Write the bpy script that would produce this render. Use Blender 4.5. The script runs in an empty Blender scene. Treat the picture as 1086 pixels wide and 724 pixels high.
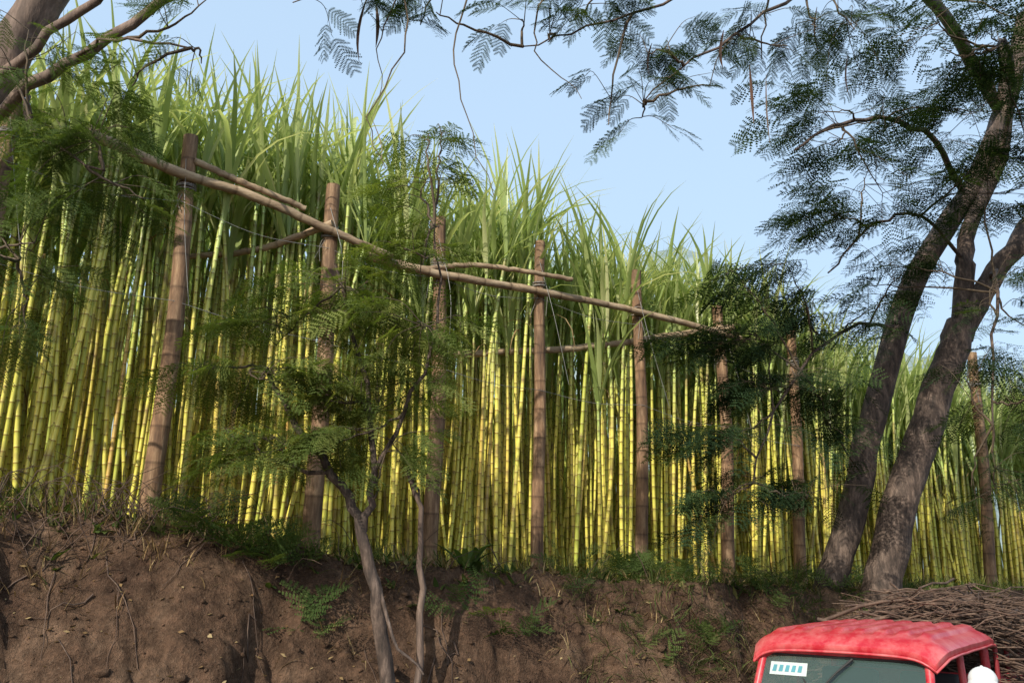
import bpy, math, random
import numpy as np
from mathutils import Vector, noise, Matrix
rng=np.random.default_rng(11); random.seed(11)
scene=bpy.context.scene
R=rng.uniform
# ------------------------------------------------------------------ helpers
class MB:
    def __init__(s): s.V=[];s.F=[];s.r=[];s.t=[];s.h=[];s.n=0;s.m=[]
    def add(s,V,F,rnd=0.5,t=0.0,hf=0.0,mi=0):
        V=np.asarray(V,float).reshape(-1,3);F=np.asarray(F,int)
        n=len(V);s.V.append(V);s.F.append(F+s.n)
        for L,a in ((s.r,rnd),(s.t,t),(s.h,hf)):
            L.append(np.broadcast_to(np.asarray(a,float).reshape(-1) if np.ndim(a) else float(a),(n,)).copy())
        s.m.append(np.full(len(F),mi));s.n+=n
    def build(s,name,mats,parent=None,smooth=True):
        me=bpy.data.meshes.new(name)
        V=np.concatenate(s.V)
        me.vertices.add(len(V));me.vertices.foreach_set("co",V.astype(np.float32).ravel())
        idx=np.concatenate([f.ravel() for f in s.F])
        cnt=np.concatenate([np.full(len(f),f.shape[1]) for f in s.F])
        me.loops.add(len(idx));me.loops.foreach_set("vertex_index",idx.astype(np.int32))
        me.polygons.add(len(cnt))
        st=np.concatenate([[0],np.cumsum(cnt)[:-1]])
        me.polygons.foreach_set("loop_start",st.astype(np.int32))
        me.polygons.foreach_set("material_index",np.concatenate(s.m).astype(np.int32))
        me.polygons.foreach_set("use_smooth",np.full(len(cnt),smooth))
        me.update(calc_edges=True)
        for nm,L in (("rnd",s.r),("t",s.t),("hf",s.h)):
            a=me.attributes.new(nm,'FLOAT','POINT');a.data.foreach_set("value",np.concatenate(L).astype(np.float32))
        ob=bpy.data.objects.new(name,me);scene.collection.objects.link(ob)
        if not isinstance(mats,(list,tuple)): mats=[mats]
        for m in mats: me.materials.append(m)
        if parent: ob.parent=parent
        return ob
def empty(name,loc=(0,0,0),rz=0):
    e=bpy.data.objects.new(name,None);scene.collection.objects.link(e);e.location=loc;e.rotation_euler=(0,0,rz);e.empty_display_size=.2
    return e
def tube(mb,pts,rad,sides=6,rnd=0.5,mi=0,cap=True,wob=0.0):
    P=np.asarray(pts,float);n=len(P)
    rad=np.broadcast_to(np.asarray(rad,float),(n,))
    T=np.gradient(P,axis=0);T/=np.linalg.norm(T,axis=1)[:,None]+1e-9
    a=np.array([0,0,1.]) if abs(T[0][2])<.9 else np.array([1.,0,0])
    u=np.cross(T[0],a);u/=np.linalg.norm(u)
    ang=np.arange(sides)/sides*2*math.pi
    L=np.concatenate([[0],np.cumsum(np.linalg.norm(np.diff(P,axis=0),axis=1))])
    Vs=[]
    for i in range(n):
        u=u-T[i]*np.dot(u,T[i]);u/=np.linalg.norm(u)+1e-9
        w=np.cross(T[i],u)
        rr=rad[i]*(1+wob*rng.uniform(-1,1,sides))
        Vs.append(P[i]+(np.cos(ang)*rr)[:,None]*u+(np.sin(ang)*rr)[:,None]*w)
    V=np.concatenate(Vs)
    i=np.arange(n-1)[:,None]*sides;j=np.arange(sides)[None,:];k=(j+1)%sides
    F=np.stack([i+j,i+k,i+sides+k,i+sides+j],-1).reshape(-1,4)
    mb.add(V,F,rnd,np.repeat(L,sides),np.repeat(L/max(L[-1],1e-6),sides),mi)
    if cap:
        for base,c in ((0,P[0]),((n-1)*sides,P[-1])):
            VV=np.vstack([Vs[0] if base==0 else Vs[-1],c])
            mb.add(VV,[[q,(q+1)%sides,sides] for q in range(sides)],rnd,0,0,mi)
def smoothpath(pts,n,jit=0.0):
    P=np.asarray(pts,float);m=len(P)
    E=np.vstack([2*P[0]-P[1],P,2*P[-1]-P[-2]])
    out=[]
    for k in range(n):
        x=k/(n-1)*(m-1);i=min(int(x),m-2);f=x-i
        a,b,c,d=E[i],E[i+1],E[i+2],E[i+3]
        out.append(.5*((2*b)+(c-a)*f+(2*a-5*b+4*c-d)*f*f+(3*b-a-3*c+d)*f**3))
    out=np.array(out)
    if jit: out[1:-1]+=rng.normal(0,jit,(n-2,3))
    return out
def box(mb,c,s,mi=0,rnd=.5,bev=0.0,rot=None):
    c=np.array(c,float);h=np.array(s,float)/2
    if bev<=0:
        V=np.array([[x,y,z] for x in(-1,1) for y in(-1,1) for z in(-1,1)])*h
        F=[[0,1,3,2],[4,6,7,5],[0,4,5,1],[2,3,7,6],[0,2,6,4],[1,5,7,3]]
        if rot is not None: V=V@np.array(rot).T
        mb.add(V+c,F,rnd,0,0,mi)
    else:
        import bmesh
        bm=bmesh.new();bmesh.ops.create_cube(bm,size=1)
        for v in bm.verts: v.co=Vector((v.co.x*s[0],v.co.y*s[1],v.co.z*s[2]))
        bmesh.ops.bevel(bm,geom=list(bm.edges),offset=bev,segments=3,affect='EDGES',profile=.6)
        V=np.array([v.co[:] for v in bm.verts])
        if rot is not None: V=V@np.array(rot).T
        q=[[v.index for v in f.verts] for f in bm.faces]
        bm.free()
        base=mb.n
        qs=[f for f in q if len(f)==4];ts=[f for f in q if len(f)==3]
        mb.add(V+c,qs,rnd,0,0,mi)
        if ts:
            mb.F.append(np.array(ts)+base);mb.m.append(np.full(len(ts),mi))
# ------------------------------------------------------------------ materials
def newmat(name):
    m=bpy.data.materials.new(name);m.use_nodes=True;nt=m.node_tree
    b=nt.nodes["Principled BSDF"];return m,nt,b
def N(nt,t,**k):
    n=nt.nodes.new(t)
    for a,v in k.items(): setattr(n,a,v)
    return n
def ramp(nt,fac,stops):
    r=N(nt,"ShaderNodeValToRGB");e=r.color_ramp.elements
    while len(e)<len(stops): e.new(.5)
    for i,(p,c) in enumerate(stops): e[i].position=p;e[i].color=(*c,1)
    nt.links.new(fac,r.inputs[0]);return r.outputs[0]
def attr(nt,n):
    a=N(nt,"ShaderNodeAttribute");a.attribute_name=n;return a.outputs["Fac"]
def math_(nt,op,a,b=None,c=None):
    n=N(nt,"ShaderNodeMath",operation=op)
    for i,v in enumerate((a,b,c)):
        if v is None: continue
        if isinstance(v,(int,float)): n.inputs[i].default_value=v
        else: nt.links.new(v,n.inputs[i])
    return n.outputs[0]
def noise_(nt,scale,detail=4,rough=.6,coord="Object"):
    tc=N(nt,"ShaderNodeTexCoord");n=N(nt,"ShaderNodeTexNoise");n.inputs["Scale"].default_value=scale
    n.inputs["Detail"].default_value=detail;n.inputs["Roughness"].default_value=rough
    nt.links.new(tc.outputs[coord],n.inputs["Vector"]);return n
def mixc(nt,f,a,b,mode='MIX'):
    m=N(nt,"ShaderNodeMix",data_type='RGBA',blend_type=mode)
    for i,v in ((0,f),(6,a),(7,b)):
        if isinstance(v,(int,float)): m.inputs[i].default_value=v
        elif isinstance(v,tuple): m.inputs[i].default_value=(*v,1)
        else: nt.links.new(v,m.inputs[i])
    return m.outputs[2]
def bump(nt,b,h,st=.5,d=.02):
    n=N(nt,"ShaderNodeBump");n.inputs["Strength"].default_value=st;n.inputs["Distance"].default_value=d
    nt.links.new(h,n.inputs["Height"]);nt.links.new(n.outputs[0],b.inputs["Normal"])
def leafmat(name,stops,trans=.4,tcol=None,rough=.45,spec=.4,tipdry=False,simple=False):
    m,nt,b=newmat(name)
    col=ramp(nt,attr(nt,"rnd"),stops)
    if tipdry:
        h=attr(nt,"hf");f=math_(nt,'MULTIPLY',math_(nt,'POWER',h,5.0),.75)
        col=mixc(nt,f,col,(.64,.60,.34))
    if simple:
        nt.nodes.remove(b);b=N(nt,"ShaderNodeBsdfDiffuse");nt.links.new(col,b.inputs[0])
    else:
        nt.links.new(col,b.inputs["Base Color"]);b.inputs["Roughness"].default_value=rough
        b.inputs["Specular IOR Level"].default_value=spec
    tr=N(nt,"ShaderNodeBsdfTranslucent")
    tc=mixc(nt,1.0,col,tcol or (1.3,1.35,.5),'MULTIPLY')
    nt.links.new(tc,tr.inputs[0])
    mx=N(nt,"ShaderNodeMixShader");mx.inputs[0].default_value=trans
    nt.links.new(b.outputs[0],mx.inputs[1]);nt.links.new(tr.outputs[0],mx.inputs[2])
    nt.links.new(mx.outputs[0],nt.nodes["Material Output"].inputs[0]);return m
M={}
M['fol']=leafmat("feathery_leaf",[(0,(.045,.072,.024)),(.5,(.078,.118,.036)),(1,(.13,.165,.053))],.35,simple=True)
M['folbright']=leafmat("feathery_leaf_brightened",[(0,(.075,.105,.028)),(.5,(.13,.175,.048)),(1,(.22,.25,.075))],.4,simple=True)  # yellow-green copy, brightened in colour against the shade on the sapling
M['folshade']=leafmat("feathery_leaf_shaded",[(0,(.019,.036,.019)),(.6,(.037,.064,.028)),(1,(.075,.11,.036))],.28,simple=True)  # crown shade and backlight put into a darker leaf colour
M['cleaf']=leafmat("cane_leaf",[(0,(.20,.27,.07)),(.5,(.36,.44,.15)),(.85,(.53,.58,.25)),(1,(.66,.63,.35))],.46,tcol=(1.2,1.22,.75),rough=.35,spec=.6,tipdry=True)
M['dry']=leafmat("dry_leaf",[(0,(.16,.09,.045)),(.5,(.28,.19,.09)),(1,(.42,.32,.17))],.2,tcol=(1,1,.8),simple=True)
M['grass']=leafmat("grass_blade",[(0,(.045,.07,.024)),(.6,(.085,.12,.035)),(1,(.22,.19,.08))],.3,simple=True)
# cane stem
m,nt,b=newmat("cane_stem");M['stem']=m
rn=attr(nt,"rnd");t=attr(nt,"t");hf=attr(nt,"hf")
c1=ramp(nt,rn,[(0,(.38,.42,.07)),(.3,(.64,.58,.10)),(.6,(.82,.70,.14)),(.82,(.80,.63,.12)),(1,(.52,.30,.08))])
hm=math_(nt,'ADD',hf,math_(nt,'MULTIPLY',math_(nt,'SUBTRACT',rn,.5),.3))
c2=mixc(nt,ramp(nt,hm,[(.58,(0,0,0)),(.96,(1,1,1))]),c1,(.42,.52,.16))
ph=math_(nt,'FRACT',math_(nt,'ADD',math_(nt,'MULTIPLY',t,math_(nt,'MULTIPLY_ADD',rn,2.0,5.6)),math_(nt,'MULTIPLY',rn,37.)))
band=ramp(nt,ph,[(0,(.34,.22,.13)),(.06,(.5,.36,.22)),(.1,(1.1,1.15,1.7)),(.2,(1,1,1)),(.75,(.93,.97,.85)),(1,(.62,.66,.5))])
c3=mixc(nt,1.,c2,band,'MULTIPLY')
nz=noise_(nt,3.5,2);c4=mixc(nt,ramp(nt,nz.outputs[0],[(.52,(0,0,0)),(.70,(.75,.75,.75))]),c3,(.22,.13,.055))
nt.links.new(c4,b.inputs["Base Color"]);b.inputs["Roughness"].default_value=.38
# bamboo
def wood(name,cols,node=0,sc=6,st=.5,stretch=(1,1,.15)):
    m,nt,b=newmat(name)
    tc=N(nt,"ShaderNodeTexCoord");mp=N(nt,"ShaderNodeMapping");mp.inputs["Scale"].default_value=stretch
    nt.links.new(tc.outputs["Object"],mp.inputs[0])
    n=N(nt,"ShaderNodeTexNoise");n.inputs["Scale"].default_value=sc;n.inputs["Detail"].default_value=6;n.inputs["Roughness"].default_value=.7
    nt.links.new(mp.outputs[0],n.inputs["Vector"])
    c=ramp(nt,n.outputs[0],cols)
    n2=noise_(nt,1.7,3);c=mixc(nt,.6,c,ramp(nt,n2.outputs[0],[(.35,(.6,.6,.62)),(.65,(1.2,1.15,1.1))]),'MULTIPLY')
    if node:
        ph=math_(nt,'FRACT',math_(nt,'MULTIPLY',attr(nt,"t"),node))
        c=mixc(nt,.7,c,ramp(nt,ph,[(0,(.35,.3,.27)),(.05,(.5,.45,.4)),(.08,(1.1,1.1,1.1)),(.9,(1,1,1)),(1,(.7,.65,.6))]),'MULTIPLY')
    nt.links.new(c,b.inputs["Base Color"]);b.inputs["Roughness"].default_value=.8
    bump(nt,b,n.outputs[0],st,.02);return m
M['bamboo']=wood("old_bamboo",[(.3,(.065,.034,.019)),(.5,(.19,.108,.056)),(.7,(.42,.28,.16))],2.7,14)
M['rail']=wood("weathered_pole",[(.3,(.16,.10,.06)),(.5,(.32,.23,.14)),(.7,(.46,.36,.24))],2.6,14,stretch=(.3,.3,1))
M['bark']=wood("tree_bark",[(.32,(.022,.015,.011)),(.5,(.08,.054,.04)),(.68,(.21,.15,.115))],0,16,1.,stretch=(1,1,.3))
M['barkl']=wood("pale_bark",[(.3,(.06,.04,.03)),(.5,(.14,.095,.07)),(.7,(.28,.20,.155))],0,12,.8)
M['twig']=wood("twig_bark",[(.3,(.05,.035,.022)),(.7,(.14,.10,.06))],0,14,.3)
M['stick']=wood("firewood_stick",[(.3,(.035,.02,.015)),(.5,(.09,.055,.038)),(.7,(.19,.125,.085))],0,12,.5)
M['pod']=leafmat("seed_pod",[(0,(.05,.025,.015)),(.5,(.10,.05,.03)),(1,(.45,.33,.2))],.1,rough=.5)
M['rope']=wood("rope_lashing",[(.3,(.10,.09,.08)),(.7,(.35,.33,.3))],0,40,.5)
# soil
m,nt,b=newmat("bank_soil");M['soil']=m
n1=noise_(nt,1.1,5,.65);n2=noise_(nt,9,7,.7);n3=noise_(nt,45,4,.7)
c=ramp(nt,n1.outputs[0],[(.3,(.075,.044,.03)),(.5,(.155,.094,.06)),(.7,(.27,.18,.12))])
c=mixc(nt,.9,c,ramp(nt,n2.outputs[0],[(.3,(.3,.28,.27)),(.5,(.9,.88,.86)),(.7,(1.6,1.5,1.45))]),'MULTIPLY')
c=mixc(nt,ramp(nt,n3.outputs[0],[(.58,(0,0,0)),(.68,(.5,.5,.5))]),c,(.28,.20,.14))
nt.links.new(c,b.inputs["Base Color"]);b.inputs["Roughness"].default_value=.95;b.inputs["Specular IOR Level"].default_value=.15
hh=math_(nt,'ADD',n2.outputs[0],math_(nt,'MULTIPLY',n3.outputs[0],.4));bump(nt,b,hh,1.,.13)
m,nt,b=newmat("road_asphalt");M['road']=m
n2=noise_(nt,60,6);c=ramp(nt,n2.outputs[0],[(.3,(.04,.038,.036)),(.7,(.075,.07,.066))]);nt.links.new(c,b.inputs["Base Color"]);b.inputs["Roughness"].default_value=.9
bump(nt,b,n2.outputs[0],.4,.01)
m,nt,b=newmat("hill_forest_hazed");M['hill']=m
n2=noise_(nt,.09,8,.7);c=ramp(nt,n2.outputs[0],[(.38,(.13,.18,.19)),(.62,(.24,.29,.29))]);nt.links.new(c,b.inputs["Base Color"]);b.inputs["Roughness"].default_value=1  # distance haze painted into the bluish-grey base colour
def plain(name,col,rough=.5,metal=0,nsc=0,namt=.3,coat=0,dust=None):
    m,nt,b=newmat(name)
    n=noise_(nt,nsc or 8,5);c=mixc(nt,namt,col,ramp(nt,n.outputs[0],[(.3,(.45,.45,.45)),(.7,(1.3,1.3,1.3))]),'MULTIPLY')
    if dust:
        n2=noise_(nt,5.0,7,.75);c=mixc(nt,ramp(nt,n2.outputs[0],[(.42,(.0,.0,.0)),(.75,(.75,.75,.75))]),c,dust)
        n3=noise_(nt,26.,5,.8);c=mixc(nt,ramp(nt,n3.outputs[0],[(.6,(.0,.0,.0)),(.7,(.5,.5,.5))]),c,(.30,.12,.09))
    nt.links.new(c,b.inputs["Base Color"]);b.inputs["Roughness"].default_value=rough;b.inputs["Metallic"].default_value=metal
    b.inputs["Coat Weight"].default_value=coat;b.inputs["Coat Roughness"].default_value=.25
    bump(nt,b,n.outputs[0],.05,.01);return m
M['red']=plain("red_paint",(.50,.016,.03),.45,nsc=5,namt=.35,coat=.3,dust=(.55,.22,.2))
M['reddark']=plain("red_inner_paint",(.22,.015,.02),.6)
M['black']=plain("black_rubber",(.02,.02,.02),.7)
M['steel']=plain("worn_steel",(.35,.35,.35),.4,.7)
M['inter']=plain("cab_interior",(.03,.03,.033),.8)
M['white']=plain("white_cloth",(.62,.62,.60),.85,namt=.15)
M['sticker']=plain("windscreen_sticker",(.45,.52,.5),.5)
M['stickblue']=plain("sticker_print",(.06,.25,.3),.5)
m,nt,b=newmat("windscreen_glass");M['glass']=m
b.inputs["Base Color"].default_value=(.06,.10,.09,1);b.inputs["Roughness"].default_value=.05;b.inputs["Alpha"].default_value=.6;b.inputs["IOR"].default_value=1.5
m,nt,b=newmat("headlamp_glass");M['lamp']=m
b.inputs["Base Color"].default_value=(.7,.7,.68,1);b.inputs["Roughness"].default_value=.1
M['skin']=plain("skin",(.34,.19,.12),.55,namt=.1)
M['hair']=plain("hair",(.02,.015,.012),.6)
M['shirt']=plain("shirt_cloth",(.12,.17,.25),.9,namt=.25)
M['trouser']=plain("trouser_cloth",(.06,.06,.07),.9)
M['wire']=plain("fence_wire",(.30,.29,.27),.5,.3)
# ------------------------------------------------------------------ terrain
def top_z(x): return np.interp(x,[-60,-12,-5,-3.6,-2,0,4,8.4,30,200],[3.3,3.1,2.95,2.8,2.5,2.28,2.1,2.0,1.7,1.5])
def lip_y(x): return 8.1+.45*(x+4)
def front_y(x): return 11.1+.58*x
def gz(x,y,detail=True):
    yl=lip_y(x)+.34*noise.noise((x*.9,3.1,0))+.16*noise.noise((x*3.1,7.7,0))
    wb=float(np.interp(x,[-6,4],[1.7,.95]))
    s=(y-(yl-wb))/wb
    if s<=-.4: f=0
    elif s>=1.15: f=1
    else:
        q=(s+.4)/1.55;f=q*q*(3-2*q);f=.55*f+.45*min(1,max(0,(s+.05)/1.0))
    z=top_z(x)*f
    if abs(x)<40 and -5<y<40:
        face=max(0,1-abs(s-.5)/.9)
        z+=.05*noise.noise((x*.7,y*.7,1))*(1 if s>0 else .2)
        if detail and face>0:
            r1=abs(noise.noise((x*2.6,y*2.6,9)));r2=abs(noise.noise((x*6.1,y*6.1,3)))
            z+=face*(.26*noise.noise((x*1.6,y*1.6,5))+.32*(r1-.2)+.20*(r2-.2)+.08*noise.noise((x*11.5,y*11.5,3)))
        elif detail: z+=.02*noise.noise((x*5,y*5,2))*(1 if s>0 else .2)
    return float(z)
def axis(lo,hi,st,far):
    a=list(np.arange(lo,hi+1e-6,st));g=st;x=hi
    while x<far: g*=1.35;x+=g;a.append(x)
    g=st;x=lo;l=[]
    while x>-far: g*=1.35;x-=g;l.append(x)
    return np.array(l[::-1]+a)
xs=axis(-6.4,6.5,.04,2500);ys=axis(6.2,12.6,.04,2500)
GV=np.array([[x,y,gz(x,y)] for y in ys for x in xs])
nx,ny=len(xs),len(ys);i=np.arange(ny-1)[:,None]*nx;j=np.arange(nx-1)[None,:]
GF=np.stack([i+j,i+j+1,i+nx+j+1,i+nx+j],-1).reshape(-1,4)
mb=MB();mb.add(GV,GF);mb.build("ground",M['soil'])
# road strip parallel to the bank
dv=np.array([.912,.41]);nv=np.array([-.41,.912])
mb=MB();ss=np.linspace(-120,120,60);V=[]
for s in ss:
    for w in (0.6,5.6):
        p=dv*s+nv*w;V.append([p[0],p[1],.03])
mb.add(V,[[2*k,2*k+2,2*k+3,2*k+1] for k in range(59)]);mb.build("road",M['road'])
# hill
mb=MB();hx=np.linspace(-900,1100,700);prof=np.interp(hx,[-900,-300,-60,20,55,82,100,120,150,226,330,500,1100],[60,110,140,143,147,153,143,124,104,93,86,60,30])
rows=[(250,0),(300,.35),(350,.75),(385,.95),(400,1.),(430,.95),(480,.7),(600,0)];V=[]
for (yy,f) in rows:
    for k,x in enumerate(hx):
        V.append([x,yy+15*noise.noise((x*.02,yy*.02,0)),prof[k]*f+(6*noise.noise((x*.02,yy*.01,4))+4*noise.noise((x*.09,yy*.05,4))+2.2*noise.noise((x*.4,yy*.1,4)))*f-3])
i=np.arange(len(rows)-1)[:,None]*700;j=np.arange(699)[None,:]
mb.add(V,np.stack([i+j,i+j+1,i+701+j,i+700+j],-1).reshape(-1,4));mb.build("hill",M['hill'])
# ------------------------------------------------------------------ blades
def blades(mb,base,az,e0,bend,L,W,seg=7,rnd=None,fold=.35,twist=0.0,power=1.4):
    n=len(base);s=np.linspace(0,1,seg+1)
    e=e0[:,None]-bend[:,None]*s[None,:]**power
    azz=az[:,None]+twist*s[None,:]*(rng.uniform(-1,1,n)[:,None])
    ds=(L/seg)[:,None]
    dx=np.cos(e)*np.cos(azz)*ds;dy=np.cos(e)*np.sin(azz)*ds;dz=np.sin(e)*ds
    z0=np.zeros((n,1))
    X=np.concatenate([z0,np.cumsum(dx[:,:-1],1)],1)+base[:,0:1]
    Y=np.concatenate([z0,np.cumsum(dy[:,:-1],1)],1)+base[:,1:2]
    Z=np.concatenate([z0,np.cumsum(dz[:,:-1],1)],1)+base[:,2:3]
    C=np.stack([X,Y,Z],-1)
    side=np.stack([-np.sin(azz),np.cos(azz),0*azz],-1)
    nor=np.stack([-np.sin(e)*np.cos(azz),-np.sin(e)*np.sin(azz),np.cos(e)],-1)
    w=(W[:,None]*np.minimum(1,.45+2.2*s)[None,:]*np.maximum(.03,(1-s**2.2))[None,:]*.5)[...,None]
    A=C-side*w+nor*w*fold;B=C+side*w+nor*w*fold
    V=np.stack([A,C,B],2).reshape(-1,3)
    k=np.arange(n)[:,None,None]*(3*(seg+1));q=np.arange(seg)[None,:,None]*3;p=np.arange(2)[None,None,:]
    b0=k+q+p;F=np.stack([b0,b0+1,b0+4,b0+3],-1).reshape(-1,4)
    rnd=rng.uniform(0,1,n) if rnd is None else rnd
    mb.add(V,F,np.repeat(rnd,3*(seg+1)),0,np.tile(np.repeat(s,3),n))
# ------------------------------------------------------------------ sugarcane
e1=np.array([.865,.502]);e2=np.array([-.502,.865])
TX=[-7,-5,-3.8,-2.6,-1.7,-.8,.2,1.4,2.8,4.3,8,12,20];TH=[5.3,5.4,5.6,5.9,6.2,5.3,6.1,5.4,5.6,5.1,4.5,4.4,4.2]
stem=MB();LB=[[] for _ in range(6)];DB=[[] for _ in range(6)]
field=empty("sugarcane_field")
for row in range(9):
    w0=.38+row*.7
    s=-9.5
    while s<14:
        s+=R(.27,.46)*(1 if row<4 else 1.2)
        if row==0 and R(0,1)<.08: continue
        cx,cy=np.array([0,11.1])+e1*s+e2*(w0+R(-.14,.14))
        for k in range(rng.integers(3,7) if row<4 else rng.integers(2,5)):
            a=R(0,2*math.pi);r=R(.03,.17);x=cx+r*math.cos(a);y=cy+r*math.sin(a)
            # skyline uses the height of the row block facing the road
            fx=x+.38*w0
            h=float(np.interp(fx,TX,TH))-1.8+rng.normal(0,.18)
            if R(0,1)<.1: h-=R(.3,1.)
            z=float(top_z(x))-.05
            lx,ly=math.cos(a)*R(0,.1)+rng.normal(0,.10)+.05,math.sin(a)*R(0,.1)+rng.normal(0,.06)
            if R(0,1)<.05: lx+=R(-.6,.6)
            q=np.linspace(0,1,7);cv=rng.normal(0,.06)
            P=np.stack([x+lx*q*h*.35+cv*np.sin(q*3.1)*1.0,y+ly*q*h*.3+.4*cv*np.sin(q*2.2),z+q*h],1)
            rd=R(.018,.031);rr=rng.beta(1.7,1.7)
            if row>=4: P=P[[0,2,4,6]]
            tube(stem,P,rd*np.linspace(1.08,.8,len(P)),6 if row<3 else 4,rr,cap=False)
            nb=rng.integers(6,10) if row<3 else (rng.integers(3,5) if row<7 else 2)
            for b_ in range(nb):
                f=b_/nb;pp=P[-1]*(.5+.5*f)+(P[-1]-np.array([0,0,.5]))*(.5-.5*f)
                LB[0].append(pp);LB[1].append(R(0,2*math.pi));LB[2].append(math.radians(R(63,82)+f*7))
                LB[3].append(math.radians(abs(rng.normal(25+48*(1-f),32))));LB[4].append(R(1.25,2.0));LB[5].append(R(.045,.09))
            if R(0,1)<.45 and row<4:  # hanging dry leaves under the crown
                for b_ in range(rng.integers(1,3)):
                    pp=P[-1]-np.array([0,0,R(.5,1.4)])
                    DB[0].append(pp);DB[1].append(R(0,6.28));DB[2].append(math.radians(R(10,60)));DB[3].append(math.radians(R(90,140)))
                    DB[4].append(R(.5,1.1));DB[5].append(R(.015,.03))
# deeper rows of the same field, seen only as slivers between the stems
for row in range(6):
    w0=6.9+row*.8;s=-11.
    while s<15:
        s+=R(.09,.17);x,y=np.array([0,11.1])+e1*s+e2*(w0+R(-.3,.3));z=float(top_z(x))-.05
        h=float(np.interp(x+.38*w0,TX,TH))-1.9+rng.normal(0,.2)
        tube(stem,[[x,y,z],[x+R(-.1,.1),y,z+h*.5],[x+R(-.2,.2),y,z+h]],.034,3,rng.beta(1.7,1.7)*.6,cap=False)
        if R(0,1)<.6:
            for q_ in range(2):
                LB[0].append(np.array([x,y,z+h-.1]));LB[1].append(R(0,6.28));LB[2].append(math.radians(R(60,80)));LB[3].append(math.radians(R(20,100)));LB[4].append(R(1.2,1.8));LB[5].append(R(.06,.1))
stem.build("cane_stems",M['stem'],field)
mb=MB();A=[np.array(q) for q in LB];blades(mb,*A,seg=6,twist=.5);mb.build("cane_leaves",M['cleaf'],field)
mb=MB();A=[np.array(q) for q in DB];blades(mb,*A,seg=5,twist=1.2,power=.7);mb.build("dry_cane_leaves",M['dry'],field)
# ------------------------------------------------------------------ bamboo posts and rails
def lash(mb,p,r,mi=1):
    for k in range(5):
        a=np.linspace(0,2*math.pi,13);ti=R(-.35,.35)
        P=np.stack([p[0]+np.cos(a)*r,p[1]+np.sin(a)*r,p[2]+np.sin(a)*ti*r+(k-2)*.018],1)
        tube(mb,P,.007,4,R(0,1),mi,cap=False)
    for k in range(2):
        q=smoothpath([p,[p[0]+R(-.1,.1),p[1]-r,p[2]-.15],[p[0]+R(-.15,.15),p[1]-r,p[2]-R(.3,.5)]],6)
        tube(mb,q,.004,4,.5,mi)
posts=[((-5.1,7.9),(-4.95,8.0),4.1),((-3.62,9.0),(-3.55,9.0),4.22),((-2.16,9.84),(-2.12,9.84),4.28),((-.95,10.55),(-.9,10.55),4.3),((.33,11.3),(.4,11.3),4.38),
((1.73,12.1),(1.80,12.1),4.3),((3.05,12.87),(3.12,12.87),4.05),((4.3,13.6),(4.45,13.6),3.9),((8.3,15.9),(8.5,15.9),4.2),((10.5,17.2),(10.6,17.2),4.1)]
PT=[]
for b_,t_,h in posts:
    mb=MB();z=float(top_z(b_[0]))-.15
    n=int(h/.1)+2;q=np.linspace(0,1,n);rb=R(.078,.1);bw=R(-.03,.03)
    P=np.stack([b_[0]+(t_[0]-b_[0])*q+.02*np.sin(q*7+h)+bw*np.sin(q*3.1),b_[1]+(t_[1]-b_[1])*q,z+q*(h+.15)],1)
    L=q*(h+.15);rad=rb*(1.05-.22*q)*(1+.05*np.exp(-((L*2.7)%1-.0)**2/.006))
    tube(mb,P,rad,14,.5,wob=.03)
    lash(mb,P[int(n*.86)],rb*1.08);PT.append(P)
    mb.build("bamboo_post",[M['bamboo'],M['rope']])
def pole(pts,r0,r1,name="bamboo_rail"):
    mb=MB();P=smoothpath(pts,36,.004);q=np.linspace(0,1,36)
    tube(mb,P,(r0+(r1-r0)*q)*(1+.06*rng.uniform(-1,1,36)),10,.5,wob=.04)
    mb.build(name,M['rail'])
pole([(-4.35,8.35,6.72),(-3.6,8.86,6.52),(-2.95,9.3,6.45),(-2.15,9.7,6.2),(-1.45,10.1,6.0)],.06,.045)
pole([(-1.75,10.1,6.02),(-.95,10.4,5.90),(.33,11.15,5.90),(1.75,11.95,5.86),(3.1,12.72,5.74),(3.5,12.95,5.7)],.055,.04)
pole([(-3.5,8.98,6.72),(-3.0,9.25,6.57),(-2.4,9.62,6.42)],.04,.035)
pole([(-3.9,10.1,6.0),(-3.0,9.95,6.05),(-2.1,9.72,6.28)],.035,.045)
pole([(-.75,11.2,5.05),(1.,12.0,5.35),(2.4,12.6,5.68),(3.3,12.75,5.84)],.045,.05)
pole([(-1.3,10.3,5.9),(-.4,10.7,6.1),(.8,11.2,6.08)],.035,.03)
mb=MB()
for a_,b_ in zip(PT[:7],PT[1:8]):
    for fz,sag in ((.80,.10),(.55,.05)):
        p=a_[int(len(a_)*fz)]+[0,-.09,0];q=b_[int(len(b_)*fz)]+[0,-.09,0]
        tube(mb,smoothpath([p,(p+q)/2-[0,0,sag*R(.6,1.4)],q],12),.0035,4,cap=False)
    p=a_[int(len(a_)*.93)]+[0,-.08,0];tube(mb,smoothpath([p,p+[R(.1,.4),-.15,-.8],p+[R(.0,.5),-.1,-1.7]],10),.003,4,cap=False)
mb.build("fence_wire",M['wire'])
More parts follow.
